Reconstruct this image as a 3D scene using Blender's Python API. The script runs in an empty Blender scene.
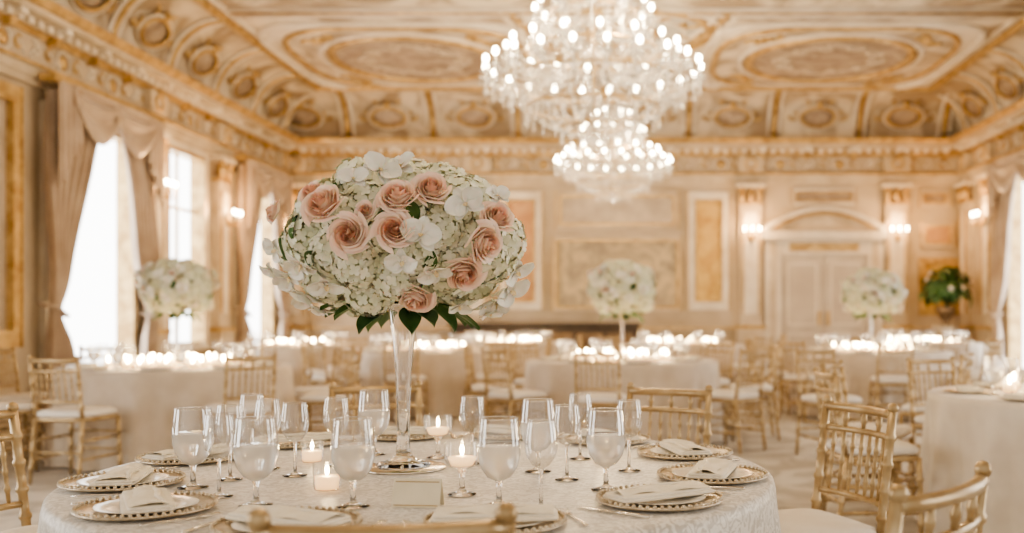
import bpy, math, random
import numpy as np
from mathutils import Vector
random.seed(7); np.random.seed(7)
pi=math.pi; sin=math.sin; cos=math.cos
H=1.18
XL,XR,YB,YF=-6.03,6.2,18.0,-2.0
ZC=5.1
scene=bpy.context.scene

# ---------------------------------------------------------------- materials
def nodes(name):
    m=bpy.data.materials.new(name); m.use_nodes=True
    nt=m.node_tree; nt.nodes.clear()
    out=nt.nodes.new('ShaderNodeOutputMaterial')
    return m,nt,out
def mat(name,c1,rough=.5,metal=0,c2=None,scale=5,detail=3,bump=0,bscale=None,trans=0,ior=1.45,emis=None,estr=0,kind='noise',sheen=0,sss=0,lo=.35,hi=.65,dist=0):
    m,nt,out=nodes(name)
    b=nt.nodes.new('ShaderNodeBsdfPrincipled'); nt.links.new(b.outputs[0],out.inputs[0])
    b.inputs['Base Color'].default_value=(*c1,1); b.inputs['Roughness'].default_value=rough
    b.inputs['Metallic'].default_value=metal; b.inputs['Transmission Weight'].default_value=trans
    b.inputs['IOR'].default_value=ior
    if sheen: b.inputs['Sheen Weight'].default_value=sheen
    if sss:
        b.inputs['Subsurface Weight'].default_value=sss; b.inputs['Subsurface Scale'].default_value=.01
    if emis: b.inputs['Emission Color'].default_value=(*emis,1); b.inputs['Emission Strength'].default_value=estr
    tc=nt.nodes.new('ShaderNodeTexCoord')
    if c2 is not None:
        if kind=='noise':
            t=nt.nodes.new('ShaderNodeTexNoise'); t.inputs['Scale'].default_value=scale; t.inputs['Detail'].default_value=detail
            t.inputs['Distortion'].default_value=dist; o=t.outputs['Fac']
        else:
            t=nt.nodes.new('ShaderNodeTexWave'); t.inputs['Scale'].default_value=scale; t.inputs['Distortion'].default_value=dist or 6; t.inputs['Detail'].default_value=detail; o=t.outputs['Fac']
        nt.links.new(tc.outputs['Object'],t.inputs['Vector'])
        r=nt.nodes.new('ShaderNodeValToRGB'); r.color_ramp.elements[0].position=lo; r.color_ramp.elements[1].position=hi
        r.color_ramp.elements[0].color=(*c1,1); r.color_ramp.elements[1].color=(*c2,1)
        nt.links.new(o,r.inputs[0]); nt.links.new(r.outputs[0],b.inputs['Base Color'])
    if bump:
        n=nt.nodes.new('ShaderNodeTexNoise'); n.inputs['Scale'].default_value=bscale or scale*3
        nt.links.new(tc.outputs['Object'],n.inputs['Vector'])
        bm=nt.nodes.new('ShaderNodeBump'); bm.inputs['Strength'].default_value=bump; bm.inputs['Distance'].default_value=.01
        nt.links.new(n.outputs['Fac'],bm.inputs['Height']); nt.links.new(bm.outputs[0],b.inputs['Normal'])
    return m
def emat(name,c,s):
    m,nt,out=nodes(name); e=nt.nodes.new('ShaderNodeEmission')
    e.inputs[0].default_value=(*c,1); e.inputs[1].default_value=s
    nt.links.new(e.outputs[0],out.inputs[0]); return m
def thinglass(name,tint=(1,1,1),haze=0.03,base=.06,k=.7):
    m,nt,out=nodes(name)
    t=nt.nodes.new('ShaderNodeBsdfTransparent'); t.inputs[0].default_value=(*tint,1)
    d=nt.nodes.new('ShaderNodeBsdfTranslucent'); d.inputs[0].default_value=(1,.97,.93,1)
    g=nt.nodes.new('ShaderNodeBsdfGlossy'); g.inputs['Roughness'].default_value=.03
    m1=nt.nodes.new('ShaderNodeMixShader'); m1.inputs[0].default_value=haze
    nt.links.new(t.outputs[0],m1.inputs[1]); nt.links.new(d.outputs[0],m1.inputs[2])
    lw=nt.nodes.new('ShaderNodeLayerWeight'); lw.inputs[0].default_value=.3
    ma=nt.nodes.new('ShaderNodeMath'); ma.operation='MULTIPLY_ADD'; ma.inputs[1].default_value=k; ma.inputs[2].default_value=base
    nt.links.new(lw.outputs['Facing'],ma.inputs[0])
    m2=nt.nodes.new('ShaderNodeMixShader'); nt.links.new(ma.outputs[0],m2.inputs[0])
    nt.links.new(m1.outputs[0],m2.inputs[1]); nt.links.new(g.outputs[0],m2.inputs[2])
    nt.links.new(m2.outputs[0],out.inputs[0]); return m

M_wall=mat('wall_plaster',(.42,.335,.23),.55,0,(.56,.47,.35),1.3,4,.1,8)
M_cream=mat('cream_moulding',(.61,.52,.39),.45,0,(.47,.38,.265),3,3)
M_white=mat('white_moulding',(.77,.70,.585),.4,0,(.65,.57,.45),3,3)
M_gold=mat('gilding',(.40,.255,.105),.34,.45,(.64,.46,.22),7,3,.2,25)
M_goldp=mat('gold_silk_panel',(.48,.29,.09),.4,.3,(.68,.48,.18),4,5,.1,20)
M_rust=mat('rust_silk_panel',(.42,.23,.12),.5,.1,(.54,.34,.19),5,5)
M_ceil=mat('ceiling_fresco',(.34,.26,.175),.6,0,(.67,.585,.45),1.1,5,.15,6,lo=.41,hi=.59,dist=1.5)
M_oval=mat('oval_fresco',(.24,.18,.135),.6,0,(.45,.36,.27),2.2,6,.3,5,dist=2)
M_blue=mat('grey_fresco',(.37,.35,.31),.6,0,(.55,.51,.44),2.5,5,.1,5,dist=2)
M_carpet=mat('carpet',(.41,.37,.32),.95,0,(.59,.55,.49),1.6,6,.3,120,dist=2.5,lo=.42,hi=.58)
M_drape=mat('drape_satin',(.38,.28,.20),.45,0,(.50,.39,.29),3,2,sheen=.4)
M_sheer=emat('sheer_daylight',(1,.985,.955),6.5)
M_mural=mat('mural',(.32,.27,.20),.6,0,(.60,.49,.31),2.6,7,dist=1.5)
M_mirror=mat('aged_mirror',(.36,.30,.23),.4,.2,(.50,.42,.33),3,6)
M_dark=mat('dark_wood',(.05,.035,.028),.4,0,(.09,.06,.04),5,4)
M_door=mat('door_paint',(.46,.39,.305),.4,0,(.56,.49,.39),2,3)
M_chair=mat('chair_gold',(.38,.265,.135),.32,.5,(.56,.425,.25),12,2)
M_cush=mat('cushion_ivory',(.80,.75,.68),.8,0,(.74,.68,.60),6,3,.1,60)
M_cloth=mat('damask_cloth',(.50,.455,.39),.4,0,(.75,.71,.64),26,5,.2,60,sheen=.3,dist=3,lo=.46,hi=.54)
M_cloth2=mat('champagne_cloth',(.54,.45,.345),.5,0,(.62,.53,.425),6,3,sheen=.4)
M_cloth3=mat('ivory_cloth',(.60,.525,.43),.5,0,(.68,.61,.51),6,3,sheen=.4)
M_thin=thinglass('goblet_glass',haze=.05,base=.07,k=.8)
M_frost=thinglass('goblet_chilled_glass',haze=.42,base=.08,k=.6)
M_glass=mat('solid_glass',(1,1,1),.01,0,trans=1,ior=1.48)
M_water=mat('water',(.97,.98,.98),.0,0,trans=1,ior=1.33)
M_silver=mat('silver',(.74,.68,.59),.2,1,(.84,.79,.70),20,2)
M_charger=mat('charger_silvergold',(.46,.37,.25),.28,.7,(.72,.63,.49),40,2,.2,90)
M_china=mat('china',(.82,.79,.73),.2)
M_nap=mat('napkin_linen',(.80,.73,.60),.8,0,(.86,.80,.68),30,2,.2,200)
M_card=mat('card_paper',(.92,.84,.65),.7,0,(.88,.80,.61),30,2)
M_wax=mat('candle_wax',(.95,.82,.62),.6,emis=(1,.54,.20),estr=1.6)  # warm glow put in for flame light spreading through wax and cup
M_flame=emat('candle_flame',(1,.72,.36),130)
M_bulb=emat('lamp_bulb',(1,.80,.50),65)
M_crys=mat('crystal',(.98,.95,.89),.06,0,trans=.8,ior=1.55,emis=(1,.82,.58),estr=.14)  # faint warm glow put in for lamplight caught inside the crystals
M_hyd=mat('hydrangea_petal',(.70,.70,.50),.6,0,(.88,.85,.70),25,2,sss=.1)
M_hydc=mat('hydrangea_core',(.40,.43,.22),.8,0,(.60,.61,.38),40,2)
M_rose=mat('rose_petal',(.92,.57,.41),.5,0,(.94,.66,.51),14,2,sss=.25)
M_rosel=mat('rose_petal_pale',(.93,.67,.52),.5,0,(.94,.75,.62),14,2,sss=.25)
M_orch=mat('orchid_petal',(.88,.85,.76),.5,0,(.81,.77,.66),20,2,sss=.15)
M_lip=mat('orchid_lip',(.80,.62,.30),.5,0,(.88,.74,.5),40,2)
M_leaf=mat('leaf',(.03,.085,.02),.4,0,(.08,.16,.045),12,3)
M_urn=mat('urn_bronze',(.16,.11,.07),.4,.5,(.25,.17,.1),6,3)

# ---------------------------------------------------------------- builder
def T(x,y,z):
    m=np.eye(4); m[:3,3]=(x,y,z); return m
def RZ(a):
    m=np.eye(4); m[0,0]=cos(a);m[0,1]=-sin(a);m[1,0]=sin(a);m[1,1]=cos(a); return m
def RX(a):
    m=np.eye(4); m[1,1]=cos(a);m[1,2]=-sin(a);m[2,1]=sin(a);m[2,2]=cos(a); return m
def S(a,b=None,c=None):
    if b is None:b=c=a
    return np.diag([a,b,c,1.])
def FR(pos,n,roll=0,s=1,up=(0,0,1)):
    n=np.array(n,float); n/=np.linalg.norm(n)
    u=np.array(up,float)
    if abs(n@u)>.97: u=np.array((0,1.,0))
    x=np.cross(u,n); x/=np.linalg.norm(x); y=np.cross(n,x)
    m=np.eye(4); m[:3,0]=x*s;m[:3,1]=y*s;m[:3,2]=n*s;m[:3,3]=pos
    return m@RZ(roll)
class MB:
    def __init__(s): s.v=[];s.f=[];s.m=[];s.sm=[];s.n=0;s.mats=[]
    def mi(s,m):
        if m not in s.mats: s.mats.append(m)
        return s.mats.index(m)
    def add(s,v,f,m,M=None,smooth=True):
        v=np.asarray(v,float)
        if M is not None: v=v@M[:3,:3].T+M[:3,3]
        s.v.append(v); o=s.n; k=s.mi(m)
        for q in f: s.f.append([i+o for i in q])
        s.m+= [k]*len(f); s.sm+=[smooth]*len(f); s.n+=len(v)
    def merge(s,o,M=None):
        v=np.concatenate(o.v)
        if M is not None: v=v@M[:3,:3].T+M[:3,3]
        off=s.n; s.v.append(v); mp=[s.mi(m) for m in o.mats]
        for q in o.f: s.f.append([i+off for i in q])
        s.m+=[mp[k] for k in o.m]; s.sm+=o.sm; s.n+=len(v)
    def mesh(s,name):
        me=bpy.data.meshes.new(name)
        me.from_pydata(np.concatenate(s.v).tolist(),[],s.f)
        for m in s.mats: me.materials.append(m)
        me.polygons.foreach_set('material_index',s.m); me.polygons.foreach_set('use_smooth',s.sm)
        me.update(); return me
    def box(s,x0,x1,y0,y1,z0,z1,m,M=None):
        v=[(x,y,z) for z in(z0,z1) for y in(y0,y1) for x in(x0,x1)]
        f=[(0,2,3,1),(4,5,7,6),(0,1,5,4),(2,6,7,3),(0,4,6,2),(1,3,7,5)]
        s.add(v,f,m,M,False)
    def lathe(s,prof,seg,m,M=None,smooth=True,flute=0,nf=8,caps=False):
        v=[];f=[]
        for r,z in prof:
            for i in range(seg):
                a=2*pi*i/seg; rr=r*(1+flute*cos(nf*a)); v.append((rr*cos(a),rr*sin(a),z))
        for j in range(len(prof)-1):
            for i in range(seg):
                k=(i+1)%seg; f.append((j*seg+i,j*seg+k,(j+1)*seg+k,(j+1)*seg+i))
        if caps:
            f.append(tuple(range(seg))[::-1]); f.append(tuple((len(prof)-1)*seg+i for i in range(seg)))
        s.add(v,f,m,M,smooth)
    def sphere(s,r,m,M=None,seg=10,rings=6):
        pr=[(max(1e-5,r*sin(pi*j/rings)),-r*cos(pi*j/rings)) for j in range(rings+1)]
        s.lathe(pr,seg,m,M)
    def tube(s,pts,r,seg,m,M=None,closed=False,flat=1.0):
        pts=[np.array(p,float) for p in pts]; n=len(pts)
        rs=r if hasattr(r,'__len__') else [r]*n
        v=[];f=[]
        for i,p in enumerate(pts):
            a=pts[(i-1)%n] if (closed or i>0) else p; b=pts[(i+1)%n] if (closed or i<n-1) else p
            t=b-a; L=np.linalg.norm(t); t=t/L if L>1e-9 else np.array((0,0,1.))
            u=np.array((0,0,1.)) if abs(t[2])<.9 else np.array((0,1.,0))
            x=np.cross(u,t); x/=np.linalg.norm(x); y=np.cross(t,x)
            for k in range(seg):
                an=2*pi*k/seg; v.append(p+rs[i]*(cos(an)*x+sin(an)*y*flat))
        for i in range(n if closed else n-1):
            j=(i+1)%n
            for k in range(seg):
                l=(k+1)%seg; f.append((i*seg+k,i*seg+l,j*seg+l,j*seg+k))
        if not closed:
            f.append(tuple(range(seg))[::-1]); f.append(tuple((n-1)*seg+k for k in range(seg)))
        s.add(v,f,m,M)
    def grid(s,fn,nu,nv,m,M=None):
        v=[fn(i/nu,j/nv) for j in range(nv+1) for i in range(nu+1)]
        w=nu+1
        f=[(j*w+i,j*w+i+1,(j+1)*w+i+1,(j+1)*w+i) for j in range(nv) for i in range(nu)]
        s.add(v,f,m,M)
    def stack(s,levels,m,M=None,p=5,n=40):
        v=[];f=[]
        for hx,hy,z in levels:
            for a in np.linspace(0,2*pi,n+1)[:-1]:
                c,s_=cos(a),sin(a); v.append((hx*math.copysign(abs(c)**(2/p),c),hy*math.copysign(abs(s_)**(2/p),s_),z))
        for j in range(len(levels)-1):
            for i in range(n):
                k=(i+1)%n; f.append((j*n+i,j*n+k,(j+1)*n+k,(j+1)*n+i))
        f.append(tuple(range(n))[::-1]); f.append(tuple((len(levels)-1)*n+i for i in range(n)))
        s.add(v,f,m,M)
def obj(name,data,loc=(0,0,0),rz=0,sc=1,parent=None):
    o=bpy.data.objects.new(name,data); scene.collection.objects.link(o)
    o.location=loc; o.rotation_euler=(0,0,rz); o.scale=(sc,sc,sc) if not hasattr(sc,'__len__') else sc
    if parent: o.parent=parent
    return o
def light(name,loc,e,c,r=.1,parent=None):
    l=bpy.data.lights.new(name,'POINT'); l.energy=e; l.color=c; l.shadow_soft_size=r
    return obj(name,l,loc,parent=parent)

# ---------------------------------------------------------------- room shell
mb=MB(); mb.box(XL-.3,XR+.3,YF,YB+.3,-.1,0,M_carpet); obj('floor',mb.mesh('floor'))
mb=MB(); mb.box(XL-.3,XR+.3,YF,YB+.3,ZC,ZC+.15,M_ceil); obj('ceiling',mb.mesh('ceiling'))
mb=MB(); mb.box(XL-.3,XR+.3,YB,YB+.3,0,ZC,M_wall); obj('wall_back',mb.mesh('wall_back'))
def wall_open(x0,x1,ops,name):
    mb=MB(); y=YF
    for a,b,z0,z1 in sorted(ops):
        mb.box(x0,x1,y,a,0,ZC,M_wall); mb.box(x0,x1,a,b,0,z0,M_wall); mb.box(x0,x1,a,b,z1,ZC,M_wall); y=b
    mb.box(x0,x1,y,YB,0,ZC,M_wall); obj(name,mb.mesh(name))
LO=[(.6,2.5,.35,3.3),(4.2,6.1,.35,3.3),(10.5,12.25,.35,3.3),(13.2,14.35,.8,3.4),(15.65,17.15,.35,3.3)]  # the nearest ones are out of view, added to light the foreground
RO=[(1.5,3.4,.35,3.45),(5.5,7.4,.35,3.45),(9.8,11.7,.35,3.45),(13.8,15.75,.35,3.45)]  # all but the farthest are unseen, added for light from this side
wall_open(XL-.3,XL,LO,'wall_left'); wall_open(XR,XR+.3,RO,'wall_right')

def wb(mb,wall,s0,s1,d0,d1,z0,z1,m):
    if wall=='L': mb.box(XL+d0,XL+d1,s0,s1,z0,z1,m)
    elif wall=='R': mb.box(XR-d1,XR-d0,s0,s1,z0,z1,m)
    else: mb.box(s0,s1,YB-d1,YB-d0,z0,z1,m)
def wp(wall,s,d,z):
    return {'L':(XL+d,s,z),'R':(XR-d,s,z),'B':(s,YB-d,z)}[wall]
def wM(wall,s,d,z):
    m=np.eye(4)
    if wall=='L': m[:3,0]=(0,1,0); m[:3,2]=(1,0,0)
    elif wall=='R': m[:3,0]=(0,1,0); m[:3,2]=(-1,0,0)
    else: m[:3,0]=(1,0,0); m[:3,2]=(0,-1,0)
    m[:3,1]=(0,0,1); m[:3,3]=wp(wall,s,d,z); return m
def sweep(mb,prof,m,sm=False):
    v=[];f=[]
    for d,z in prof: v+=[(XL+d,YF,z),(XL+d,YB-d,z),(XR-d,YB-d,z),(XR-d,YF,z)]
    for j in range(len(prof)-1):
        for i in range(3): f.append((j*4+i,j*4+i+1,j*4+4+i+1,j*4+4+i))
    mb.add(v,f,m,None,sm)
def spiral(cx,cy,r,turn,sg=1,n=16,a0=0):
    return [(cx+sg*r*(1-.75*i/n)*cos(a0+turn*i/n),cy+r*(1-.75*i/n)*sin(a0+turn*i/n),.0) for i in range(n+1)]
# entablature
mb=MB()
sweep(mb,[(0,3.52),(.065,3.52),(.065,3.6),(.09,3.6),(.09,3.68),(.13,3.70),(.13,3.74),(.05,3.74)],M_cream)
sweep(mb,[(.05,3.74),(.05,4.02)],M_wall)
sweep(mb,[(.05,4.02),(.09,4.02),(.09,4.06),(.14,4.06),(.14,4.14)],M_gold)
sweep(mb,[(.14,4.14),(.30,4.16),(.30,4.22)],M_cream)
sweep(mb,[(.30,4.22),(.34,4.23),(.38,4.28),(.38,4.31),(.10,4.32)],M_gold)
sweep(mb,[(.131,3.69),(.15,3.70),(.15,3.72),(.131,3.735)],M_gold)
def along(step,fn):
    for w,a,b in(('L',6.5,YB-.4),('B',XL+.4,XR-.4),('R',6.5,YB-.4)):
        n=int((b-a)/step)
        for i in range(n+1): fn(w,a+(b-a)*i/n,i)
along(.17,lambda w,s,i: wb(mb,w,s-.045,s+.045,.13,.2,4.07,4.14,M_white))
def friz(w,s,i):
    if i%4==0:
        M=wM(w,s,.05,3.88); mb.sphere(.085,M_gold,M@S(1,1,.4),10,6)
        mb.tube([(.12*cos(a),.12*sin(a),.01) for a in np.linspace(0,2*pi,17)[:-1]],.014,6,M_white,M,closed=True)
    else:
        sg=1 if i%2 else -1
        M=wM(w,s,.06,3.88)
        mb.tube(spiral(0,.0,.09,4.6,sg,14,1.2),.017,5,M_gold if i%4!=2 else M_white,M)
        mb.tube([(sg*.09,-.09,0),(sg*.02,-.02+.04,0),(-sg*.12,.08,0)],.012,5,M_white,M)
along(.26,friz)
def brk(w,s,i):
    wb(mb,w,s-.06,s+.06,.05,.28,4.10,4.165,M_white); wb(mb,w,s-.05,s+.05,.05,.17,3.98,4.10,M_gold)
along(.78,brk)
obj('trim_entablature',mb.mesh('trim_entablature'))
# cove
mb=MB()
R=.72
cove=[(.08,4.30)]+[(.08+R*(1-cos(a)),4.34+(ZC-4.36)*sin(a)) for a in np.linspace(0,pi/2,10)]
sweep(mb,cove,M_ceil,True)
sweep(mb,[(.78,ZC-.03),(.80,ZC-.07),(.86,ZC-.07),(.88,ZC-.03),(.88,ZC)],M_gold)
sweep(mb,[(.95,ZC),(.95,ZC-.03),(1.02,ZC-.03),(1.02,ZC)],M_white)
def covorn(w,s,i):
    M=wM(w,s,.24,4.70)@RX(.62)
    if i%2==0:
        mb.tube([(.30*cos(a),.18*sin(a),.03) for a in np.linspace(0,2*pi,25)[:-1]],.03,6,M_gold,M,closed=True)
        mb.sphere(1,M_oval,M@S(.27,.155,.03),16,6)
        mb.tube([(.36*cos(a),.23*sin(a),.02) for a in np.linspace(0,2*pi,25)[:-1]],.018,6,M_white,M,closed=True)
        for sg in(-1,1):
            mb.tube(spiral(sg*.46,0,.11,5,sg,14,2),.022,5,M_gold,M)
            mb.tube(spiral(sg*.22,.24,.07,4,sg,12,1),.018,5,M_gold,M)
        mb.sphere(.06,M_gold,M@T(0,.25,.03),8,5)
    else:
        pts=[]
        for a in np.linspace(0.05,pi/2-.05,8): pts.append(wp(w,s,.08+R*(1-cos(a))+.02,4.34+(ZC-4.36)*sin(a)-.02))
        for dx in(-.1,.1):
            off=np.array((0,dx,0)) if w!='B' else np.array((dx,0,0))
            mb.tube([np.array(p)+off for p in pts],.03,6,M_white,None)
        mb.tube([np.array(p) for p in pts],.045,6,M_gold,None)
along(.72,covorn)
obj('trim_cove',mb.mesh('trim_cove'))
# ceiling mouldings
mb=MB()
def sup(cx,cy,rx,ry,p,n=72):
    o=[]
    for a in np.linspace(0,2*pi,n+1)[:-1]:
        c,s_=cos(a),sin(a); o.append((cx+rx*math.copysign(abs(c)**(2/p),c),cy+ry*math.copysign(abs(s_)**(2/p),s_),ZC-.012))
    return o
def ring(cx,cy,rx,ry,p,r,m): mb.tube(sup(cx,cy,rx,ry,p),r,6,m,closed=True,flat=.8)
def disc(cx,cy,rx,ry,p,m,z=.004):
    o=[(x,y,ZC-z) for x,y,_ in sup(cx,cy,rx,ry,p)]; mb.add(o,[tuple(range(len(o)))[::-1]],m,None,False)
for cy in(15.35,10.2,5.0):
    for cx in(-3.15,3.2):
        disc(cx,cy,1.95,1.95,5,M_white,.003)
        disc(cx,cy,1.75,1.75,3.2,M_ceil,.006)
        disc(cx,cy,1.2,1.28,2.1,M_oval,.010)
        ring(cx,cy,1.22,1.3,2.1,.07,M_gold); ring(cx,cy,1.36,1.44,2.1,.04,M_white)
        ring(cx,cy,1.75,1.75,3.2,.05,M_gold); ring(cx,cy,1.95,1.95,5,.06,M_white); ring(cx,cy,.85,.85,1.4,.025,M_cream)
        for k in range(4):
            a=pi/4+k*pi/2; M=T(cx+1.62*cos(a),cy+1.62*sin(a),ZC-.02)@RZ(a)
            for sg in(-1,1):
                mb.tube(spiral(-.0,sg*.16,.15,5,1,14,sg),.03,5,M_gold,M)
            mb.sphere(.1,M_gold,M@S(1,1,.4),8,5)
        for k in range(10):
            a=k*2*pi/10; M=T(cx+.7*cos(a),cy+.75*sin(a),ZC-.02)@RZ(a+.5)
            mb.tube(spiral(0,0,.16,5,1,12),.022,5,M_cream,M)
    disc(0,cy-1.4,1.25,1.25,2,M_blue,.006)
    for r,w,m in((.5,.05,M_gold),(.9,.03,M_white),(1.25,.06,M_gold),(1.42,.04,M_white)): ring(0,cy-1.4,r,r,2,w,m)
    for k in range(12):
        a=k*2*pi/12; mb.tube(spiral(0,0,.2,5,1 if k%2 else -1,12),.025,5,M_gold,T(1.05*cos(a),cy-1.4+1.05*sin(a),ZC-.02)@RZ(a))
    disc(0,cy+.95,.85,.8,2.6,M_blue,.006); ring(0,cy+.95,.85,.8,2.6,.05,M_gold); ring(0,cy+.95,.98,.93,2.6,.03,M_white)
    for sg in(-1,1):
        for off,m,r in((0,M_gold,.05),(.14,M_white,.035),(-.14,M_white,.035)):
            pts=[(sg*(1.15+off+.25*cos(2*pi*t)),cy-2.5+4.6*t,ZC-.012) for t in np.linspace(0,1,30)]
            mb.tube(pts,r,6,m,flat=.8)
for y in(7.6,12.9):
    for o,m in((0,M_gold),(.12,M_white),(-.12,M_white)): mb.tube([(XL+1,y+o,ZC-.01),(XR-1,y+o,ZC-.01)],.04,6,m)
obj('trim_ceiling',mb.mesh('trim_ceiling'))

# baseboards & dado
mb=MB(); wb(mb,'B',XL+.03,XR-.03,0,.05,0,.25,M_cream); wb(mb,'B',XL+.03,XR-.03,0,.04,.9,.98,M_cream); wb(mb,'B',XL+.03,XR-.03,.04,.055,.93,.96,M_gold)
obj('baseboard_back',mb.mesh('baseboard_back'))
for w,nm in(('L','baseboard_left'),('R','baseboard_right')):
    mb=MB(); wb(mb,w,YF,YB-.06,0,.04,0,.25,M_cream); obj(nm,mb.mesh(nm))

# pilasters
mb=MB()
def pil(w,s,hw=.2,z1=3.52):
    wb(mb,w,s-hw,s+hw,0,.12,.3,z1-.3,M_cream); wb(mb,w,s-hw-.05,s+hw+.05,0,.17,0,.95,M_cream)
    wb(mb,w,s-hw-.07,s+hw+.07,0,.19,.93,1.0,M_gold)
    wb(mb,w,s-hw+.07,s+hw-.07,.12,.135,1.2,z1-.5,M_white)
    for e in(-1,1): wb(mb,w,s+e*(hw-.06)-.012,s+e*(hw-.06)+.012,.12,.15,1.2,z1-.5,M_gold)
    wb(mb,w,s-hw-.02,s+hw+.02,0,.15,z1-.36,z1-.32,M_gold)
    wb(mb,w,s-hw-.06,s+hw+.06,0,.2,z1-.06,z1-.001,M_white)
    for k in range(3):
        M=wM(w,s+(k-1)*hw*.8,.13,z1-.2); mb.sphere(1,M_gold,M@S(.06,.13,.05),8,6)
    for sg in(-1,1): mb.tube(spiral(sg*hw*.85,.06,.07,5,sg,12),.02,5,M_gold,wM(w,s,.16,z1-.18))
    wb(mb,w,s-hw-.03,s+hw+.03,.04,.16,3.745,4.015,M_cream)
    mb.tube([(.1*cos(a),.1*sin(a),0) for a in np.linspace(0,2*pi,13)[:-1]],.02,5,M_gold,wM(w,s,.165,3.88),closed=True)
for s in(7.6,12.75,14.95,17.55): pil('L',s,.2)
for s in(8.6,12.75,16.6,17.7): pil('R',s,.2)
for px_ in(297,478,750,895): pil('B',(px_-620)*.018,.2)
obj('trim_pilasters',mb.mesh('trim_pilasters'))

# windows
def window(w,o,idx):
    a,b,z0,z1=o; mb=MB(); c=.12
    wb(mb,w,a-c,a-.01,0,.07,z0-.05,z1+c-.01,M_white); wb(mb,w,b+.01,b+c,0,.07,z0-.05,z1+c-.01,M_white)
    wb(mb,w,a-.01,b+.01,0,.07,z1+.01,z1+c-.01,M_white); wb(mb,w,a-c-.02,b+c+.02,0,.1,z0-.1,z0-.051,M_white)
    wb(mb,w,a-.03,a+.02,-.12,.085,z0,z1-.02,M_gold); wb(mb,w,b-.02,b+.03,-.12,.085,z0,z1-.02,M_gold); wb(mb,w,a+.02,b-.02,-.12,.085,z1-.02,z1+.03,M_gold)
    def fn(u,v):
        s=a+(b-a)*u; return wp(w,s,-.14+.012*sin(u*60),z0+(z1-z0)*v)
    mb.grid(fn,90,1,M_sheer)
    m=(a+b)/2
    if z0>.5:
        wb(mb,w,m-.02,m+.02,-.1,-.06,z0,z1-.02,M_white)
        for zz in(z1-.75,): wb(mb,w,a+.02,b-.02,-.095,-.065,zz-.02,zz+.02,M_white)
    obj('window_%d'%idx,mb.mesh('window_%d'%idx))
idx=1
for o in LO: window('L',o,idx); idx+=1
for o in RO: window('R',o,idx); idx+=1
# drapes
def drapes(w,o):
    a,b,z0,z1=o; c=(a+b)/2; hw=(b-a)/2; zt=3.5; mb=MB(); tt=.66
    for sg in(-1,1):
        def fn(u,v):
            z=zt+(0.015-zt)*v
            if v<tt: inn=hw*(.12+.88*(v/tt)**.75)
            else: inn=hw*(1-.16*sin((v-tt)/(1-tt)*pi/2))
            out=hw+.30
            pinch=math.exp(-((v-tt)/.06)**2)
            inn+= .10*pinch
            s=inn+(out-inn)*u
            d=.20+.05*(1-.4*pinch)*sin(u*2*pi*6+v*2)+.03*sin(v*9+u*3)
            return wp(w,c+sg*s,d,z)
        mb.grid(fn,60,30,M_drape)
        zz=zt+(0.015-zt)*tt
        mb.tube([wp(w,c+sg*(hw+.08),.12,zz),wp(w,c+sg*(hw+.1),.29,zz-.03),wp(w,c+sg*(hw+.28),.29,zz+.05),wp(w,c+sg*(hw+.32),.11,zz+.1)],.022,8,M_drape)
        def fj(u,v):
            L=.55+.55*u
            return wp(w,c+sg*(hw-.12+.42*u),.31+.03*sin(u*2*pi*4),3.58-L*v)
        mb.grid(fj,30,8,M_drape)
    for k in(-1,1):
        cc=c+k*hw*.48
        def fs(u,v):
            sag=.10+.36*sin(pi*u)*v
            return wp(w,cc+(u-.5)*hw*1.15,.31+.04*sin(v*16)*sin(pi*u)+.04*v,3.6-.1*v-sag*v)
        mb.grid(fs,24,24,M_drape)
    wb(mb,w,c-hw-.35,c+hw+.35,.14,.30,3.56,3.64,M_gold)
    obj('window_drapes',mb.mesh('window_drapes'))
drapes('L',LO[1]);drapes('L',LO[2]);drapes('L',LO[4]);drapes('R',RO[3]);drapes('R',RO[2])

# framed panels
def frame(name,w,s0,s1,z0,z1,mf,mp,fw=.1,d=.05):
    mb=MB()
    wb(mb,w,s0,s1,.002,.03,z0,z1,mp)
    for a,b,c,e in((s0-fw,s0,z0-fw,z1+fw),(s1,s1+fw,z0-fw,z1+fw),(s0,s1,z1,z1+fw),(s0,s1,z0-fw,z0)): wb(mb,w,a,b,0.002,d,c,e,mf)
    g=.03
    for a,b,c,e in((s0-.005,s0+g,z0,z1),(s1-g,s1+.005,z0,z1),(s0+g,s1-g,z1-g,z1+.005),(s0+g,s1-g,z0-.005,z0+g)): wb(mb,w,a,b,.02,d+.02,c,e,M_gold)
    for a in(s0-fw,s1+fw-.02): wb(mb,w,a,a+.02,d-.002,d+.015,z0-fw,z1+fw,M_gold)
    obj(name,mb.mesh(name))
bx=lambda p:(p-620)*.018
bz=lambda p:H+(315-p)*.018
frame('gilt_mirror','L',8.5,9.80,1.0,3.3,M_gold,M_mirror,.14,.09)
frame('wall_panel','B',bx(507),bx(535),bz(302),bz(200),M_white,M_rust,.14)
frame('wall_panel','B',bx(695),bx(722),bz(302),bz(200),M_white,M_goldp,.14)
frame('painted_mural','B',bx(556),bx(678),bz(308),bz(240),M_cream,M_mural,.06)
frame('overmantel_mirror','B',bx(560),bx(674),bz(225),bz(196),M_cream,M_mirror,.09)
frame('wall_panel','B',bx(795),bx(852),bz(202),bz(192),M_white,M_oval,.06)
frame('wall_panel','B',bx(922),bx(946),bz(204),bz(194),M_cream,M_oval,.07)
frame('framed_picture','B',bx(924),bx(950),bz(244),bz(226),M_cream,M_rust,.07)
frame('wall_panel','B',bx(922),bx(955),bz(312),bz(262),M_gold,M_goldp,.07)
frame('wall_panel','B',bx(325),bx(360),bz(302),bz(200),M_white,M_rust,.12)
frame('wall_panel','B',bx(400),bx(450),bz(302),bz(200),M_white,M_goldp,.12)
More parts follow.
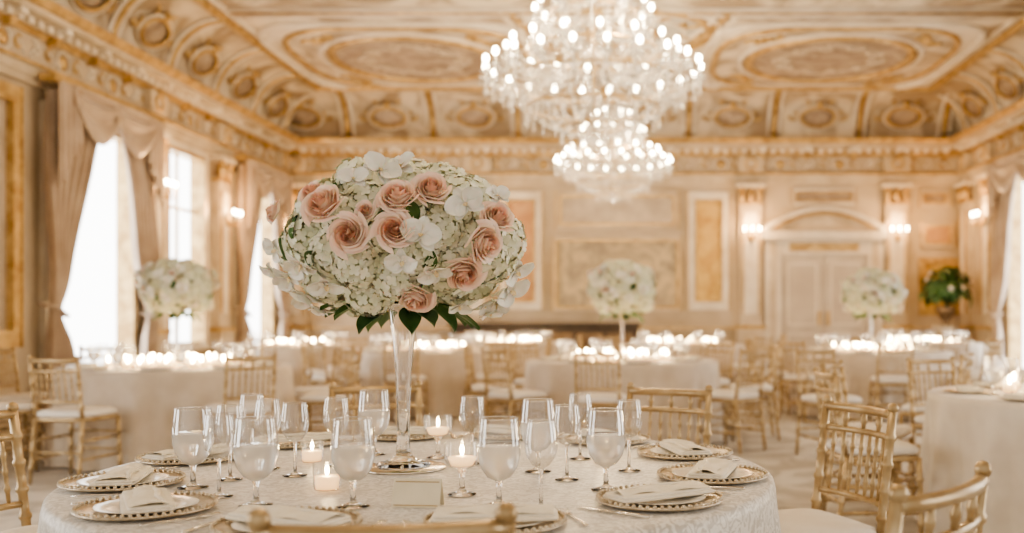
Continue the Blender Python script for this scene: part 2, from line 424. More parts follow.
# door
mb=MB()
d0,d1,dt=bx(780),bx(866),bz(255)
for k in range(2):
    a=d0+(d1-d0)/2*k; b=a+(d1-d0)/2
    wb(mb,'B',a+.008,b-.008,.003,.06,.01,dt-.003,M_door)
    for z0,z1 in((.2,.85),(1.0,dt-.15)):
        for q in((a+.12,a+.15,z0,z1),(b-.15,b-.12,z0,z1),(a+.15,b-.15,z0,z0+.03),(a+.15,b-.15,z1-.03,z1)): wb(mb,'B',q[0],q[1],.06,.08,q[2],q[3],M_white)
    wb(mb,'B',b-.1 if k==0 else a+.06,b-.06 if k==0 else a+.1,.06,.11,1.0,1.25,M_gold)
obj('door_1',mb.mesh('door_1'))
mb=MB()
for a,b in((d0-.28,d0),(d1,d1+.28)):
    wb(mb,'B',a,b,0,.12,0,bz(240),M_white); wb(mb,'B',a+.08,b-.08,.12,.14,.3,bz(242),M_cream)
wb(mb,'B',d0,d1,0,.10,dt,bz(240),M_white); wb(mb,'B',d0+.15,d1-.15,.1,.12,dt+.06,bz(243),M_gold)
wb(mb,'B',d0-.34,d1+.34,0,.22,bz(240),bz(232),M_white)
cx=(d0+d1)/2; W_=(d1-d0)/2+.34
arc=[(x,YB-.1,bz(232)+.42*(1-((x-cx)/W_)**2)) for x in np.linspace(cx-W_,cx+W_,21)]
mb.tube(arc,.06,8,M_white); mb.tube([(x,y-.05,z-.1) for x,y,z in arc[2:-2]],.025,6,M_gold)
v=[(x,YB-.04,z) for x,y,z in arc]; mb.add(v,[tuple(range(len(v)))],M_cream,None,False)
obj('trim_door_surround',mb.mesh('trim_door_surround'))

# sconces
def sconce(w,s,z,e=16):
    root=obj('wall_sconce',None,wp(w,s,.18,z)); mb=MB()
    Mi=np.linalg.inv(T(*wp(w,s,.18,z)))
    M=Mi@wM(w,s,.18,z)
    mb.sphere(1,M_gold,M@S(.06,.12,.03),10,6)
    for sg in(-1,0,1):
        p=[(0,-.03,.02),(sg*.06,-.09,.08),(sg*.12,-.05,.13),(sg*.13,0,.13)]
        mb.tube(p,.01,6,M_gold,M); mb.lathe([(.012,0),(.012,.07)],8,M_white,M@T(sg*.13,0,.13)@RX(-pi/2))
        mb.sphere(1,M_bulb,M@T(sg*.13,.11,.13)@S(.020,.04,.020),8,6)
    obj('sconce_body',mb.mesh('sconce_body'),parent=root)
    p=np.array(wp(w,s,.45,z+.2))-np.array(wp(w,s,.18,z))
    light('sconce_light',p,e,(1,.55,.22),.08,root)
sconce('L',12.75,2.75,34); sconce('L',14.95,2.6,28)
sconce('B',bx(478),2.6,28); sconce('B',bx(750),2.6,34); sconce('B',bx(895),2.6,24); sconce('R',16.6,2.75,34); sconce('B',bx(297),2.6,28)

# ---------------------------------------------------------------- chair
def bump_leg(mb,a,b,r,nb,m=None):
    a=np.array(a,float);b=np.array(b,float); pts=[];rs=[]
    def put(t,rr): pts.append(a+(b-a)*t); rs.append(rr)
    put(0,r*.85)
    for k in range(1,nb+1):
        t=k/(nb+1); e=.012/np.linalg.norm(b-a)
        put(t-e,r); put(t-e*.4,r*1.35); put(t+e*.4,r*1.35); put(t+e,r)
    put(1,r*.95); mb.tube(pts,rs,8,M_chair)
def make_chair():
    mb=MB(); HT=.875
    for sg in(-1,1):
        bump_leg(mb,(sg*.185,-.24,0),(sg*.18,-.19,.46),.0155,3)
        bump_leg(mb,(sg*.18,-.19,.45),(sg*.178,-.245,HT),.0145,4)
        mb.sphere(.018,M_chair,T(sg*.178,-.246,HT+.008),8,6)
        bump_leg(mb,(sg*.20,.20,0),(sg*.185,.19,.45),.0165,3)
        bump_leg(mb,(sg*.185,-.225,.17),(sg*.195,.2,.17),.010,2); bump_leg(mb,(sg*.183,-.21,.30),(sg*.19,.195,.30),.010,2)
    bump_leg(mb,(-.195,.2,.2),(.195,.2,.2),.010,3); bump_leg(mb,(-.19,.197,.33),(.19,.197,.33),.010,3); bump_leg(mb,(-.183,-.215,.22),(.183,-.215,.22),.010,3)
    def yb(z): return -.19-.055*(z-.45)/(HT-.45)
    def rail(z,r,bow=.03):
        pts=[(x,yb(z)-bow*(1-(x/.178)**2),z) for x in np.linspace(-.178,.178,9)]; mb.tube(pts,r,8,M_chair)
    rail(.862,.0155);rail(.79,.011);rail(.575,.011)
    for i in range(7):
        x=-.178+.356*(i+1)/8; bw=.03*(1-(x/.178)**2)
        bump_leg(mb,(x,yb(.575)-bw,.575),(x,yb(.79)-bw,.79),.0068,3)
    for i in range(3):
        x=-.178+.356*(i+1)/4; bw=.03*(1-(x/.178)**2)
        bump_leg(mb,(x,yb(.79)-bw,.79),(x,yb(.86)-bw,.86),.008,1)
    mb.stack([(.2,.205,.43),(.21,.215,.437),(.21,.215,.455),(.2,.205,.462)],M_chair)
    mb.stack([(.19,.195,.462),(.205,.21,.47),(.208,.213,.485),(.2,.205,.502),(.17,.175,.514),(.1,.1,.519)],M_cush)
    return mb.mesh('chiavari_chair')
ME_chair=make_chair()
def chair(x,y,rz): obj('chiavari_chair',ME_chair,(x,y,0),rz)

# ---------------------------------------------------------------- tables
def cloth(R,m,seed=0,nf=13,z=.75):
    mb=MB(); rnd=random.Random(seed); ph=[rnd.uniform(0,6) for _ in range(4)]
    seg=156; prof=[(0.001,z),(R*.5,z),(R*.9,z),(R-.015,z-.001),(R,z-.008),(R+.006,z-.03)]
    v=[];f=[]
    L=[(r,zz,0) for r,zz in prof]+[(R+.006+.03*t,z-.03-(z-.045)*t,t) for t in np.linspace(.08,1,12)]
    for r,zz,t in L:
        for i in range(seg):
            a=2*pi*i/seg; w=cos(nf*a+ph[0]+.6*sin(3*a+ph[1]))
            rr=r+t**.8*(.045*w+.02*cos(nf*2.3*a+ph[2]))
            v.append((rr*cos(a),rr*sin(a),zz))
    for j in range(len(L)-1):
        for i in range(seg):
            k=(i+1)%seg; f.append((j*seg+i,j*seg+k,(j+1)*seg+k,(j+1)*seg+i))
    mb.add(v,f,m); return mb
ME_c1=cloth(.935,M_cloth,1).mesh('banquet_table'); ME_c2=cloth(.915,M_cloth2,2).mesh('banquet_table'); ME_c3=cloth(.915,M_cloth3,3).mesh('banquet_table')
ZT=.751
# glassware
def goblet_mb():
    mb=MB(); W=1.16
    L=lambda l:[(r*W,z) for r,z in l]
    mb.lathe([(.0001,.001),(.034,.001),(.035,.003),(.02,.006),(.007,.012),(.0055,.03),(.0055,.045),(.009,.054)],20,M_glass)
    mb.lathe(L([(.008,.054),(.022,.062),(.034,.082),(.0395,.108),(.0393,.130)]),28,M_frost)
    mb.lathe(L([(.0393,.130),(.0385,.145),(.0345,.186)]),28,M_thin)
    mb.tube([(.0345*W*cos(a),.0345*W*sin(a),.186) for a in np.linspace(0,2*pi,25)[:-1]],.0012,5,M_glass,closed=True)
    mb.lathe(L([(.0001,.058),(.02,.0625),(.0325,.0825),(.038,.108),(.0378,.130),(.0001,.130)]),24,M_water)
    return mb
def wine_mb():
    mb=MB()
    mb.lathe([(.0001,.001),(.032,.001),(.033,.003),(.015,.006),(.005,.012),(.004,.04),(.004,.085),(.007,.092)],20,M_glass)
    mb.lathe([(.007,.092),(.02,.10),(.033,.118),(.0375,.138),(.036,.165),(.031,.198)],26,M_thin)
    mb.tube([(.031*cos(a),.031*sin(a),.198) for a in np.linspace(0,2*pi,25)[:-1]],.001,5,M_glass,closed=True)
    return mb
GB=goblet_mb();WB=wine_mb(); ME_g=GB.mesh('water_goblet'); ME_w=WB.mesh('wine_glass')
def charger_mb():
    mb=MB()
    mb.lathe([(.0001,.004),(.09,.004),(.1,.006),(.145,.012),(.155,.014),(.158,.011),(.15,.006),(.1,.001),(.0001,.001)],56,M_charger)
    for i in range(56):
        a=2*pi*i/56; mb.sphere(.0052,M_charger,T(.152*cos(a),.152*sin(a),.0155),6,4)
    mb.lathe([(.0001,.008),(.07,.008),(.08,.010),(.112,.016),(.114,.0155),(.082,.008),(.08,.006),(.0001,.006)],48,M_china)
    return mb
def napkin_mb():
    mb=MB()
    for k,(w,l,z,dx,rz) in enumerate(((.052,.128,.0,0,0),(.047,.124,.006,.003,.04))):
        M=T(dx,0,z)@RZ(rz)
        mb.stack([(w*.98,l*.99,0),(w,l,.0025),(w,l,.004),(w*.97,l*.985,.0062),(w*.7,l*.8,.0075)],M_nap,M,p=12,n=48)
    def fn(u,v):
        x=(u-.5)*2; y=(v-.5)*2
        return (x*.040*(1-.35*v)+.004*sin(4*y),y*.118,.0145+.006*math.cos(x*pi/2)+.002*sin(y*7+x*2))
    mb.grid(fn,10,18,M_nap)
    mb.tube([(.036,-.115,.0145),(.02,-.03,.019),(.024,.05,.018),(.012,.115,.0145)],[.004,.006,.006,.004],8,M_nap,flat=.7)
    return mb
def fork_mb():
    mb=MB()
    mb.tube([(0,-.1,.004),(0,-.05,.006),(0,.02,.004),(0,.045,.006)],[.006,.0045,.003,.004],8,M_silver,flat=.4)
    mb.tube([(0,.045,.006),(0,.06,.004)],[.010,.012],8,M_silver,flat=.25)
    for k in range(4): mb.tube([((k-1.5)*.006,.06,.004),((k-1.5)*.006,.095,.008)],.0016,5,M_silver)
    return mb
def knife_mb():
    mb=MB(); mb.tube([(0,-.11,.005),(0,-.02,.005),(0,.0,.005)],[.007,.006,.005],8,M_silver,flat=.6)
    mb.tube([(0,0,.005),(.002,.05,.005),(.003,.1,.004),(0,.125,.003)],[.007,.010,.009,.002],8,M_silver,flat=.15); return mb
ME_ch=charger_mb().mesh('charger_plate'); ME_np=napkin_mb().mesh('folded_napkin'); ME_fk=fork_mb().mesh('fork'); ME_kn=knife_mb().mesh('knife')
def votive_mb(h=.065,r=.032,fs=1):
    mb=MB()
    mb.lathe([(.0001,.001),(r*.85,.001),(r,.012),(r,h)],20,M_thin)
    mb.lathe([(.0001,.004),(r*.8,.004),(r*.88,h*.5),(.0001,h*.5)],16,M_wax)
    mb.sphere(1,M_flame,T(0,0,h*.5+.014*fs)@S(.005*fs,.005*fs,.012*fs),8,6); return mb
VB=votive_mb(); ME_v=VB.mesh('votive_candle'); VB2=votive_mb(.07,.034,1.9)
def ftvot():
    mb=MB(); mb.lathe([(.0001,.001),(.034,.001),(.034,.004),(.012,.01),(.006,.02),(.006,.05),(.012,.062)],20,M_glass)
    mb.lathe([(.012,.062),(.034,.07),(.043,.09),(.042,.13)],24,M_thin)
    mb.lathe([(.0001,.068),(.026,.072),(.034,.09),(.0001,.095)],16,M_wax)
    mb.sphere(1,M_flame,T(0,0,.108)@S(.005,.005,.013),8,6); return mb
ME_fv=ftvot().mesh('footed_candle_holder')

# ---------------------------------------------------------------- flowers
def petal(mb,L,W,m,M,cup=.15,nu=6,nv=6,pw=.8,curl=0,ruf=0):
    def fn(u,v):
        y=v; x=(u-.5)*2; w=W*max(0.02,sin(pi*min(1,y**pw*.93+.03)))**.6
        return (x*w*.5, y*L, cup*L*(x*x*.5+y*y*.6)-curl*L*max(0,y-.6)**2*3+ruf*L*sin(x*7+y*5)*(abs(x)*.6+y*.4))
    mb.grid(fn,nu,nv,m,M)
def rose(r,m1,m2,seed=0):
    rnd=random.Random(seed); mb=MB()
    for layer in range(8):
        np_=[2,3,3,4,5,5,6,6][layer]; R0=r*[.09,.18,.29,.41,.53,.66,.78,.88][layer]; Hh=r*[1.12,1.15,1.14,1.10,1.03,.93,.80,.60][layer]
        w=2*pi/np_*.72
        for k in range(np_):
            a0=2*pi*k/np_+layer*1.1+rnd.uniform(-.35,.35); hj=rnd.uniform(.90,1.07)
            fl=[0,0,.03,.07,.12,.2,.30,.42][layer]*r*rnd.uniform(.7,1.3)
            def fn(u,v,a0=a0,R0=R0,Hh=Hh,w=w,fl=fl,hj=hj):
                x=(u-.5)*2; ed=(1-abs(x)**2.5*.38)*hj
                a=a0+x*w*(.45+.55*v)
                rr=R0*(.35+.65*min(1,v*1.8)**.7)+fl*max(0,v-.55)**2*3*(1+.4*x) + .09*r*x
                return (rr*cos(a),rr*sin(a),Hh*ed*v-(.14*r*max(0,v-.8)*4 if fl else 0))
            mb.grid(fn,6,7,m1 if layer<4 else m2)
    mb.sphere(r*.35,m1,T(0,0,r*.35)@S(.35,.35,1.4),8,6)
    return mb
def orchid(R,seed=0):
    mb=MB(); rd=random.Random(seed)
    for a,W,L in((.15,1.1,1.0),(pi-.15,1.1,1.0)): petal(mb,R*L,R*W,M_orch,RZ(a-pi/2+rd.uniform(-.1,.1))@RX(rd.uniform(0,.35))@T(0,.05*R,.03*R),cup=.36,nu=8,nv=8,pw=.75,curl=.3,ruf=.07)
    for a in(pi/2,pi/2+2.25,pi/2-2.25): petal(mb,R*.92,R*.62,M_orch,RZ(a-pi/2+rd.uniform(-.1,.1))@RX(rd.uniform(-.1,.3)),cup=.28,nu=6,nv=7,pw=.8,curl=.35,ruf=.06)
    petal(mb,R*.32,R*.28,M_lip,RZ(pi)@RX(.7)@T(0,0,.05*R),cup=.4,nu=4,nv=4)
    mb.sphere(R*.08,M_lip,T(0,0,.1*R),6,5)
    return mb
def hydrangea(r,n,seed,m=None):
    rnd=random.Random(seed); mb=MB(); m=m or M_hyd
    fs=.19*r*(90/n)**.5*1.15
    pv=[(0,0,0)];pf=[]
    for k in range(4):
        M=RZ(k*pi/2)
        for p in((-.38,.35,.05),(-.42,.75,.16),(0,1.05,.10),(.42,.75,.16),(.38,.35,.05)):
            q=M[:3,:3]@np.array(p); pv.append(tuple(q))
        b=1+k*5; pf+=[(0,b+4,b+3,b+2),(0,b+2,b+1,b)]
    pv=np.array(pv)
    for i in range(n):
        z=1-2*(i+.5)/n; a=i*2.39996
        d=np.array((math.sqrt(1-z*z)*cos(a),math.sqrt(1-z*z)*sin(a),z))
        d2=d+np.array([rnd.uniform(-.28,.28) for _ in range(3)])
        mb.add(pv,pf,m,FR(d*r*rnd.uniform(.9,1.06),d2,rnd.uniform(0,6),fs*1.25))
    mb.sphere(r*.9,M_hydc,None,10,7)
    return mb
def leaf(L,W):
    mb=MB()
    mb.grid(lambda u,v:((u-.5)*W*sin(pi*min(1,v*.96+.02))**.8,v*L,.12*L*abs(u-.5)*2-.35*L*v*v),4,8,M_leaf); return mb
RS=[rose(.046,M_rose,M_rosel,i) for i in range(4)]
RS2=[rose(.045,M_rosel,M_orch,i) for i in range(2)]
ORS=[orchid(.050,i) for i in range(4)]; HY=[hydrangea(.068,115,i) for i in range(3)]; LF=leaf(.14,.075)
A,C=.30,.165
def surf(dx,dz,back=False,k=1.0):
    q=1-(dx/(A*k))**2-(dz/(C*k))**2
    y=A*k*math.sqrt(max(q,0.0))
    if not back: y=-y
    p=np.array((dx,y,dz)); n=np.array((dx/A**2,y/A**2,dz/C**2))
    return p,n/np.linalg.norm(n)
def bouquet(roses,orch,seed):
    rnd=random.Random(seed); mb=MB()
    N=66
    for i in range(N):
        z=1-1.88*(i+.5)/N; a=i*2.39996; s_=math.sqrt(max(0,1-z*z))
        p=np.array((A*.86*s_*cos(a),A*.86*s_*sin(a),(C*1.0 if z>0 else C*.95)*z))
        p+=np.array([rnd.uniform(-.016,.016) for _ in range(3)])
        n=p/np.array((A*A,A*A,C*C))
        mb.merge(rnd.choice(HY),FR(p,n,rnd.uniform(0,6),rnd.uniform(.85,1.12)))
    mb.sphere(1,M_hydc,S(A*.85,A*.85,C*.9),20,10)
    def put(obj_,dx,dz,back,push,sc,roll=None,jit=.25,fb=0):
        k=1.16
        q=(dx/(A*k))**2+(dz/(C*k*1.1))**2
        f=1.0
        if q>.93: f=math.sqrt(.93/q)
        pdx,pdz=dx*f,dz*f
        p,n=surf(pdx,pdz,back,k)
        p=p+np.array(((dx-pdx)*.7,0,(dz-pdz)*.7))
        n=n+np.array([rnd.uniform(-jit,jit) for _ in range(3)]); n[1]+=(fb if back else -fb); n/=np.linalg.norm(n)
        mb.merge(obj_,FR(p+n*push,n,rnd.uniform(0,6) if roll is None else roll,sc))
    for dx,dz,sc in roses[0]: put(rnd.choice(RS if roses[2] else RS2),dx,dz,False,.006,sc,jit=.3,fb=.2)
    for dx,dz,sc in roses[1]: put(rnd.choice(RS if roses[2] else RS2),dx,dz,True,.0,sc,jit=.2)
    for dx,dz,sc in orch[0]: put(rnd.choice(ORS),dx,dz,False,.030,sc,rnd.uniform(-.8,.8),.55,.4)
    for dx,dz,sc in orch[1]: put(rnd.choice(ORS),dx,dz,True,.032,sc,rnd.uniform(-.5,.5),.3,.4)
    for i in range(13):
        a=i*2*pi/13+rnd.uniform(-.2,.2); p=np.array((.11*cos(a),.11*sin(a),-C*1.12+rnd.uniform(-.02,.01)))
        mb.merge(LF,T(*p)@RZ(a-pi/2)@RX(rnd.uniform(-.3,.2))@S(.8))
    for i in range(40):
        z=rnd.uniform(-.8,.8); a=rnd.uniform(0,6.28); s_=math.sqrt(1-z*z)
        n=np.array((s_*cos(a),s_*sin(a),z)); p=n*np.array((A,A,C))*1.08
        mb.merge(LF,FR(p,n,rnd.uniform(0,6),.45))
    return mb
def px(l,s=385.): return [((x-398)/s,(240-y)/s,sc) for x,y,sc in l]
rf=px([(351,219,1.05),(420,213,1.0),(377,243,1.0),(419,241,.95),(446,201,.9),(492,246,1.05),(477,273,1),(430,296,.95),(505,226,.9),(284,216,.6),(334,204,.7),(392,222,.5)])
rb=[(-.2,.05,1),(.0,.1,1),(.18,.0,1),(-.08,-.05,1),(.1,.08,.9)]
of=px([(393,183,1.05),(374,194,.8),(416,180,.95),(444,246,1.05),(427,264,.85),(452,268,.95),(480,213,1.05),(500,205,.75),
 (330,262,1.1),(305,272,1.0),(318,288,1.05),(296,290,.95),(344,281,.95),(287,268,.85),(313,302,.8),(302,252,.8),
 (508,290,1.1),(494,299,.95),(515,268,1),(483,296,.95),(490,308,.75),(462,300,.75)])
ob=[(-.25,-.1,1),(-.15,.08,1),(.05,.12,1),(.2,.05,1),(.25,-.1,1),(-.28,0,1),(.0,-.08,1)]
B1=bouquet((rf,rb,True),(of,ob),3)
def rr(n,seed):
    r=random.Random(seed); return [(r.uniform(-.28,.28),r.uniform(-.14,.15),r.uniform(.8,1.1)) for _ in range(n)]
B2=bouquet((rr(4,1),rr(4,2),False),(rr(16,3),rr(16,4)),9)
ME_b1=B1.mesh('bouquet'); ME_b2=B2.mesh('bouquet_white')
def vase_mb():
    mb=MB()
    outer=[(.0001,.0),(.072,.0),(.075,.004),(.07,.010),(.04,.018),(.024,.03),(.019,.05),(.0175,.09),(.0175,.15),(.020,.21),(.024,.28),(.031,.36),(.040,.43),(.047,.475)]
    inner=[(.044,.475),(.037,.43),(.028,.36),(.021,.28),(.017,.21),(.0142,.15),(.013,.10),(.0001,.085)]
    mb.lathe(outer+inner,40,M_glass,flute=.045,nf=8)
    return mb
ME_vase=vase_mb().mesh('vase')
def tallstand_mb():
    mb=MB()
    mb.lathe([(.0001,0),(.09,0),(.09,.01),(.03,.02),(.014,.04),(.012,.2),(.014,.38),(.04,.46),(.07,.5),(.06,.52),(.0001,.52)],24,M_glass)
    return mb
ME_stand=tallstand_mb().mesh('vase_tall')
def centerpiece(x,y,main=False,sc=1,rz=0):
    root=obj('flower_centerpiece',None,(x,y,ZT if not main else ZT+.007),rz)
    if main:
        obj('crystal_trumpet_vase',ME_vase,parent=root); obj('bouquet',ME_b1,(0,0,.628),parent=root,sc=1)
    else:
        obj('glass_vase',ME_stand,parent=root); obj('bouquet',ME_b2,(0,0,.5+.17*sc),parent=root,sc=(sc,sc,sc*1.2))

# ---------------------------------------------------------------- main table
CX,CY=-.52,2.77
obj('banquet_table',ME_c1,(CX,CY,0),.3)
vx=(401-620)/1000*2.77
mb=MB(); mb.lathe([(.0001,0),(.118,0),(.12,.003),(.118,.006),(.0001,.006)],48,M_silver); obj('mirror_plate',mb.mesh('mirror_plate'),(vx,2.80,ZT))
centerpiece(vx,2.80,True)
def tp(x,y):
    Y=(H-ZT)*1000/(y-315); return ((x-620)/1000*Y,Y)
def on(name,me,x,y,rz=0,sc=1,dz=0):
    X,Y=tp(x,y); return obj(name,me,(X,Y,ZT+dz),rz,sc)
for x,y in((499,506),(353,507),(256,506),(193,488),(606,490),(374,455),(538,472)):
    on('water_goblet',ME_g,x,y,random.random()*6,1.06)
for x,y in((295,476),(268,469),(230,480),(219,497),(541,509),(567,480),(629,471),(580,459),(336,466),(252,460),(472,464)):
    on('wine_glass',ME_w,x,y,random.random()*6,.98)
on('footed_candle_holder',ME_fv,438,458); on('footed_candle_holder',ME_fv,462,495); on('votive_candle',ME_v,327,490,0,1.05); on('votive_candle',ME_v,604,462); on('votive_candle',ME_v,312,462)
NR={322:1.25,350:1.5,22:1.4,198:1.5,228:1.2}
for ang in(322,350,22,52,80,108,136,166,198,228,259,290):
    a=math.radians(ang); r=.775; x,y=CX+r*cos(a),CY+r*sin(a); rz=a+pi/2
    obj('charger_plate',ME_ch,(x,y,ZT),0,.93); obj('folded_napkin',ME_np,(x,y,ZT+.0165),rz+NR.get(ang,1.3),1)
    for nm,me,off in(('fork',ME_fk,.170),('knife',ME_kn,-.170)):
        obj(nm,me,(x+off*cos(rz),y+off*sin(rz),ZT),rz,.85)
# place card (tent)
mb=MB(); mb.add([(-.055,-.02,0),(.055,-.02,0),(.055,0,.062),(-.055,0,.062),(.055,.02,0),(-.055,.02,0)],[(0,1,2,3),(3,2,4,5)],M_card,None,False)
for z0,y0 in((.004,-.0195),(.054,-.0035)): mb.box(-.05,.05,y0-.0006,y0,z0,z0+.002,M_gold)
X,Y=tp(418,506); obj('place_card',mb.mesh('place_card'),(X,Y,ZT),-.1)
# chairs around main
for x,y in((.70,3.30),(.50,1.86),(.15,4.0),(-1.0,4.14),(-1.88,3.02),(-.36,1.575),(-1.14,1.66)):
    d=math.atan2(y-CY,x-CX); chair(x-.14*cos(d),y-.14*sin(d),d+pi/2)
# ---------------------------------------------------------------- other tables
def settings_mb():
    mb=MB()
    for k in range(8):
        a=k*pi/4+.2
        mb.lathe([(.0001,.005),(.1,.005),(.15,.014),(.1,.001)],24,M_charger,T(.7*cos(a),.7*sin(a),0))
        mb.box(-.06,.06,-.1,.1,.008,.03,M_nap,T(.7*cos(a),.7*sin(a),0)@RZ(a))
        for da,rr_ in((.25,.62),(.36,.55)):
            mb.merge(GB if da<.3 else WB,T(rr_*cos(a+da),rr_*sin(a+da),0))
    return mb.mesh('glassware_settings')
def votives_mb(seed,n=28,r0=.16,r1=.56):
    rnd=random.Random(seed); mb=MB()
    for i in range(n):
        a=2*pi*i/n+rnd.uniform(-.1,.1); r=r0+(r1-r0)*((i*.618)%1); mb.merge(VB2,T(r*cos(a),r*sin(a),0)@S(1.15))
    return mb.mesh('votive_candles')
ME_set=settings_mb(); ME_vo=votives_mb(2)
def table(x,y,me=None,cp=None,chairs=(),rot=0):
    obj('banquet_table',me or ME_c2,(x,y,0),rot)
    obj('table_glassware',ME_set,(x,y,ZT),rot)
    obj('votive_candles',ME_vo,(x,y,ZT),rot)
    if cp: centerpiece(x,y,False,cp,rot)
    for c in chairs:
        a=math.radians(c[0] if hasattr(c,'__len__') else c); r=c[1] if hasattr(c,'__len__') else 1.24
        chair(x+r*cos(a),y+r*sin(a),a+pi/2)
table(-3.72,8.4,ME_c2,.9,((262,1.24),(313,1.27),(220,1.27),(180,1.24),(5,1.24),(40,1.24),(90,1.24),(140,1.24)))
table(.02,9.6,ME_c2,1.02,((262,1.24),(318,1.27),(222,1.24),(0,1.24),(45,1.24),(180,1.24),(135,1.24)))
table(2.62,5.4,ME_c3,None,((185,1.3),(150,1.27),(110,1.24)),.4)
table(3.03,12.0,ME_c2,1.1,((265,1.24),(220,1.24),(180,1.24),(315,1.24),(0,1.24),(90,1.24)),.2)
table(-2.35,12.2,ME_c2,None,((270,1.24),(315,1.24),(225,1.24),(180,1.24),(0,1.24),(90,1.24)),.6)
table(-4.5,14.0,ME_c2,None,((270,1.24),(315,1.24),(0,1.24),(90,1.24)),.6)
table(.9,14.6,ME_c2,None,((270,1.24),(225,1.24),(315,1.24),(180,1.24),(0,1.24)),.6)
table(4.6,15.2,ME_c2,None,((270,1.24),(225,1.24),(180,1.24)),.6)
table(-1.7,15.4,ME_c2,None,((270,1.24),(225,1.24)),.6)
for x,y,d in((1.75,8.3,200),(2.35,7.5,60),(-5.2,6.6,250)): chair(x,y,math.radians(d))

# ---------------------------------------------------------------- buffet, plant
mb=MB(); a,b=bx(455),bx(640)
mb.box(a+.05,b-.05,17.3,17.85,.0,.98,M_dark); mb.box(a,b,17.22,17.88,.98,1.04,M_dark)
for k in range(6):
    s=a+.1+(b-a-.2)*k/6; mb.box(s+.03,s+(b-a-.2)/6-.03,17.28,17.3,.12,.88,M_urn)
obj('sideboard',mb.mesh('sideboard'))
mb=MB(); mb.lathe([(.0001,0),(.22,0),(.22,.06),(.15,.1),(.12,.2),(.12,.8),(.16,.9),(.22,.95),(.22,1.0),(.0001,1.0)],20,M_cream); obj('pedestal',mb.mesh('pedestal'),(5.5,16.9,0))
root=obj('potted_plant',None,(5.5,16.9,1.0)); mb=MB()
mb.lathe([(.0001,0),(.1,0),(.1,.03),(.04,.06),(.1,.14),(.17,.24),(.18,.32),(.16,.33),(.0001,.3)],20,M_urn)
rnd=random.Random(4)
for i in range(280):
    z=rnd.uniform(-.3,1); a=rnd.uniform(0,6.28); s_=math.sqrt(1-z*z); n=np.array((s_*cos(a),s_*sin(a),z)); p=n*rnd.uniform(.12,.42)+np.array((0,0,.58))
    mb.merge(LF,FR(p,n+np.array((0,0,.4)),rnd.uniform(0,6),rnd.uniform(.8,1.7)))
for i in range(7):
    z=rnd.uniform(0,1); a=rnd.uniform(0,6.28); s_=math.sqrt(1-z*z); n=np.array((s_*cos(a),s_*sin(a),z)); mb.merge(RS2[0],FR(n*.42+np.array((0,0,.58)),n,0,.8))
obj('foliage',mb.mesh('foliage'),parent=root)

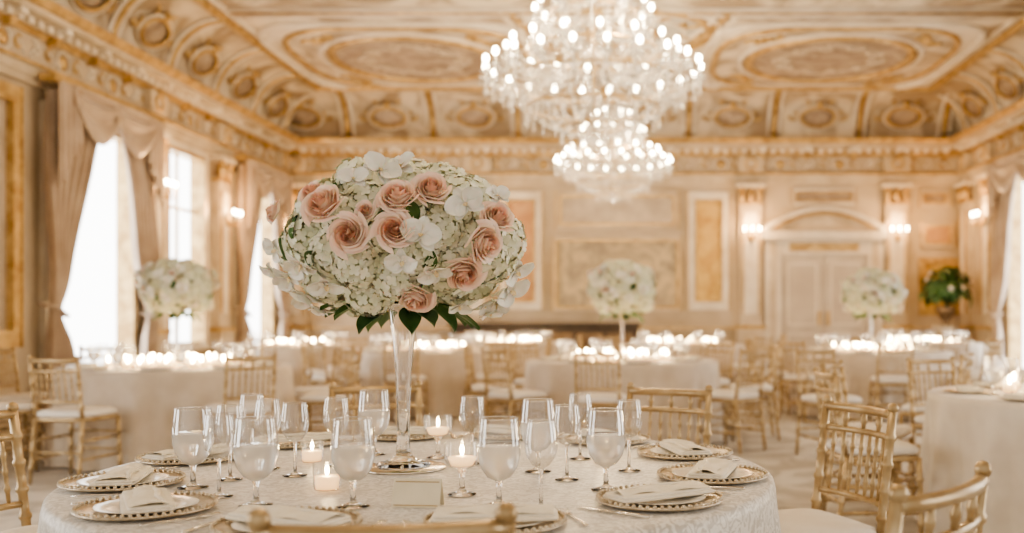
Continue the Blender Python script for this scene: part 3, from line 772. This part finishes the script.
# ---------------------------------------------------------------- chandelier (origin at ceiling)
def chand_mb():
    mb=MB(); rnd=random.Random(5)
    octv=np.array([(0,0,1),(1,0,0),(0,1,0),(-1,0,0),(0,-1,0),(0,0,-1.4)],float); octf=[(0,1,2),(0,2,3),(0,3,4),(0,4,1),(5,2,1),(5,3,2),(5,4,3),(5,1,4)]
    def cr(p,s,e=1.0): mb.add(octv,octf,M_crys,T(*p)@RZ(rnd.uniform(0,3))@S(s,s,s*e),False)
    Z=lambda z:z-ZC
    mb.lathe([(.0001,-.001),(.16,-.001),(.14,-.03),(.05,-.07),(.0001,-.08)],20,M_gold)
    mb.tube([(0,0,-.05),(0,0,Z(2.85))],.018,8,M_gold)
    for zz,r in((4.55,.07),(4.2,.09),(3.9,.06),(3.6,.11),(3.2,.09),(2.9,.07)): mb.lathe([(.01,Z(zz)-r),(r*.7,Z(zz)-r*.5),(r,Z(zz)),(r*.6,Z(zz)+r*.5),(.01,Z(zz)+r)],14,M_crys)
    def hoop(r,z,t=.013): mb.tube([(r*cos(a),r*sin(a),Z(z)) for a in np.linspace(0,2*pi,41)[:-1]],t,6,M_gold,closed=True)
    for r,z in((.85,3.34),(.62,3.62),(.4,3.98),(.22,4.55),(.62,3.1),(.3,2.93)): hoop(r,z)
    def tier(n,R,z0,zb,rh,off=0):
        for i in range(n):
            a=2*pi*i/n+off; c,s_=cos(a),sin(a)
            pts=[(rh*c,rh*s_,Z(z0)),((rh+.35*(R-rh))*c,(rh+.35*(R-rh))*s_,Z(z0)-.10),((rh+.8*(R-rh))*c,(rh+.8*(R-rh))*s_,Z(z0)-.06),(R*c,R*s_,Z(zb)-.06)]
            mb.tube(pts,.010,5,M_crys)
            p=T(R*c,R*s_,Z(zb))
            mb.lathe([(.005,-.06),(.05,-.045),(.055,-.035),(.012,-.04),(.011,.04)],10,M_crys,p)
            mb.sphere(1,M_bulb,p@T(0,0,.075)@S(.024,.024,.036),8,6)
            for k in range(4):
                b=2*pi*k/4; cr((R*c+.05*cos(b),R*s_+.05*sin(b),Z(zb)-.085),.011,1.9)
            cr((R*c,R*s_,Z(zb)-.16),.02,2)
    tier(22,1.0,3.36,3.42,.3); tier(16,.80,3.52,3.60,.2,.1); tier(12,.54,3.92,3.97,.1); tier(6,.28,4.2,4.25,.05)
    def strand(p0,p1,n,sag,s):
        p0=np.array(p0);p1=np.array(p1)
        for k in range(n+1):
            t=k/n; p=p0+(p1-p0)*t; p[2]-=sag*4*t*(1-t); cr(p,s)
    P=lambda r,a,z:(r*cos(a),r*sin(a),Z(z))
    for i in range(24):
        a=2*pi*i/24; b=2*pi*(i+1)/24
        strand(P(.22,a,4.55),P(.62,a,3.62),20,.12,.013)
        strand(P(.85,a,3.34),P(.62,a,3.1),6,.05,.017); strand(P(.62,a,3.1),P(.3,a,2.93),7,.05,.017)
        if i%2: strand(P(.3,a,2.93),P(.02,a,2.80),5,.03,.015)
        strand(P(1.0,a,3.36),P(1.0,b,3.36),6,.09,.012)
        for k in range(3): cr(P(.62,a+.13,3.05-.05*k),.015,1.5)
        for k in range(4): cr(P(.85,a+.13,3.30-.05*k),.014,1.5)
        strand(P(.85,a,3.34),P(.4,a,3.9),10,.1,.012)
    for i in range(16):
        a=2*pi*i/16; b=2*pi*(i+1)/16
        strand(P(.78,a,3.6),P(.78,b,3.6),6,.09,.012)
        for k in range(3): cr(P(.3,a,2.88-.045*k),.013,1.5)
        for k in range(5): cr(P(.4,a,3.94-.05*k),.013,1.5)
    cr((0,0,Z(2.77)),.035,1.4)
    return mb.mesh('chandelier_frame')
ME_cd=chand_mb()
def chandelier(x,y,sc=1,e=110,drop=0):
    root=obj('crystal_chandelier',None,(x,y,ZC))
    obj('chandelier_frame',ME_cd,(0,0,-drop),parent=root,sc=sc)
    if drop:
        m=MB(); m.tube([(0,0,0),(0,0,-drop-.1)],.018,8,M_gold); m.lathe([(.0001,-.001),(.14,-.001),(.12,-.03),(.0001,-.06)],16,M_gold); obj('chain',m.mesh('chain'),parent=root)
    for k in range(4):
        a=k*pi/2+.4; light('chandelier_light',(.65*cos(a)*sc,.65*sin(a)*sc,(3.75-ZC)*sc-drop),e/4,(1,.77,.49),.06,root)
chandelier(-.25,9.3,1,150); chandelier(-.09,13.6,.78,175,.56); chandelier(-.1,3.6,1,130)  # last one hangs out of view, added to light the near table

# world
w=bpy.data.worlds.new('World'); scene.world=w; w.use_nodes=True
bg=w.node_tree.nodes['Background']; bg.inputs[0].default_value=(1,.925,.83,1); bg.inputs[1].default_value=1.05
# camera
cam=bpy.data.cameras.new('camera'); co=obj('camera',cam,(0,0,H)); co.rotation_euler=(pi/2,0,0)
cam.sensor_width=36; cam.lens=36*1000/1024; cam.shift_x=-108/1024; cam.shift_y=48.5/1024
cam.dof.use_dof=True; cam.dof.focus_distance=2.6; cam.dof.aperture_fstop=1.9
cam.clip_start=.05
scene.camera=co
scene.view_settings.view_transform='AgX'
scene.view_settings.look='AgX - Medium High Contrast'
scene.view_settings.exposure=0.0
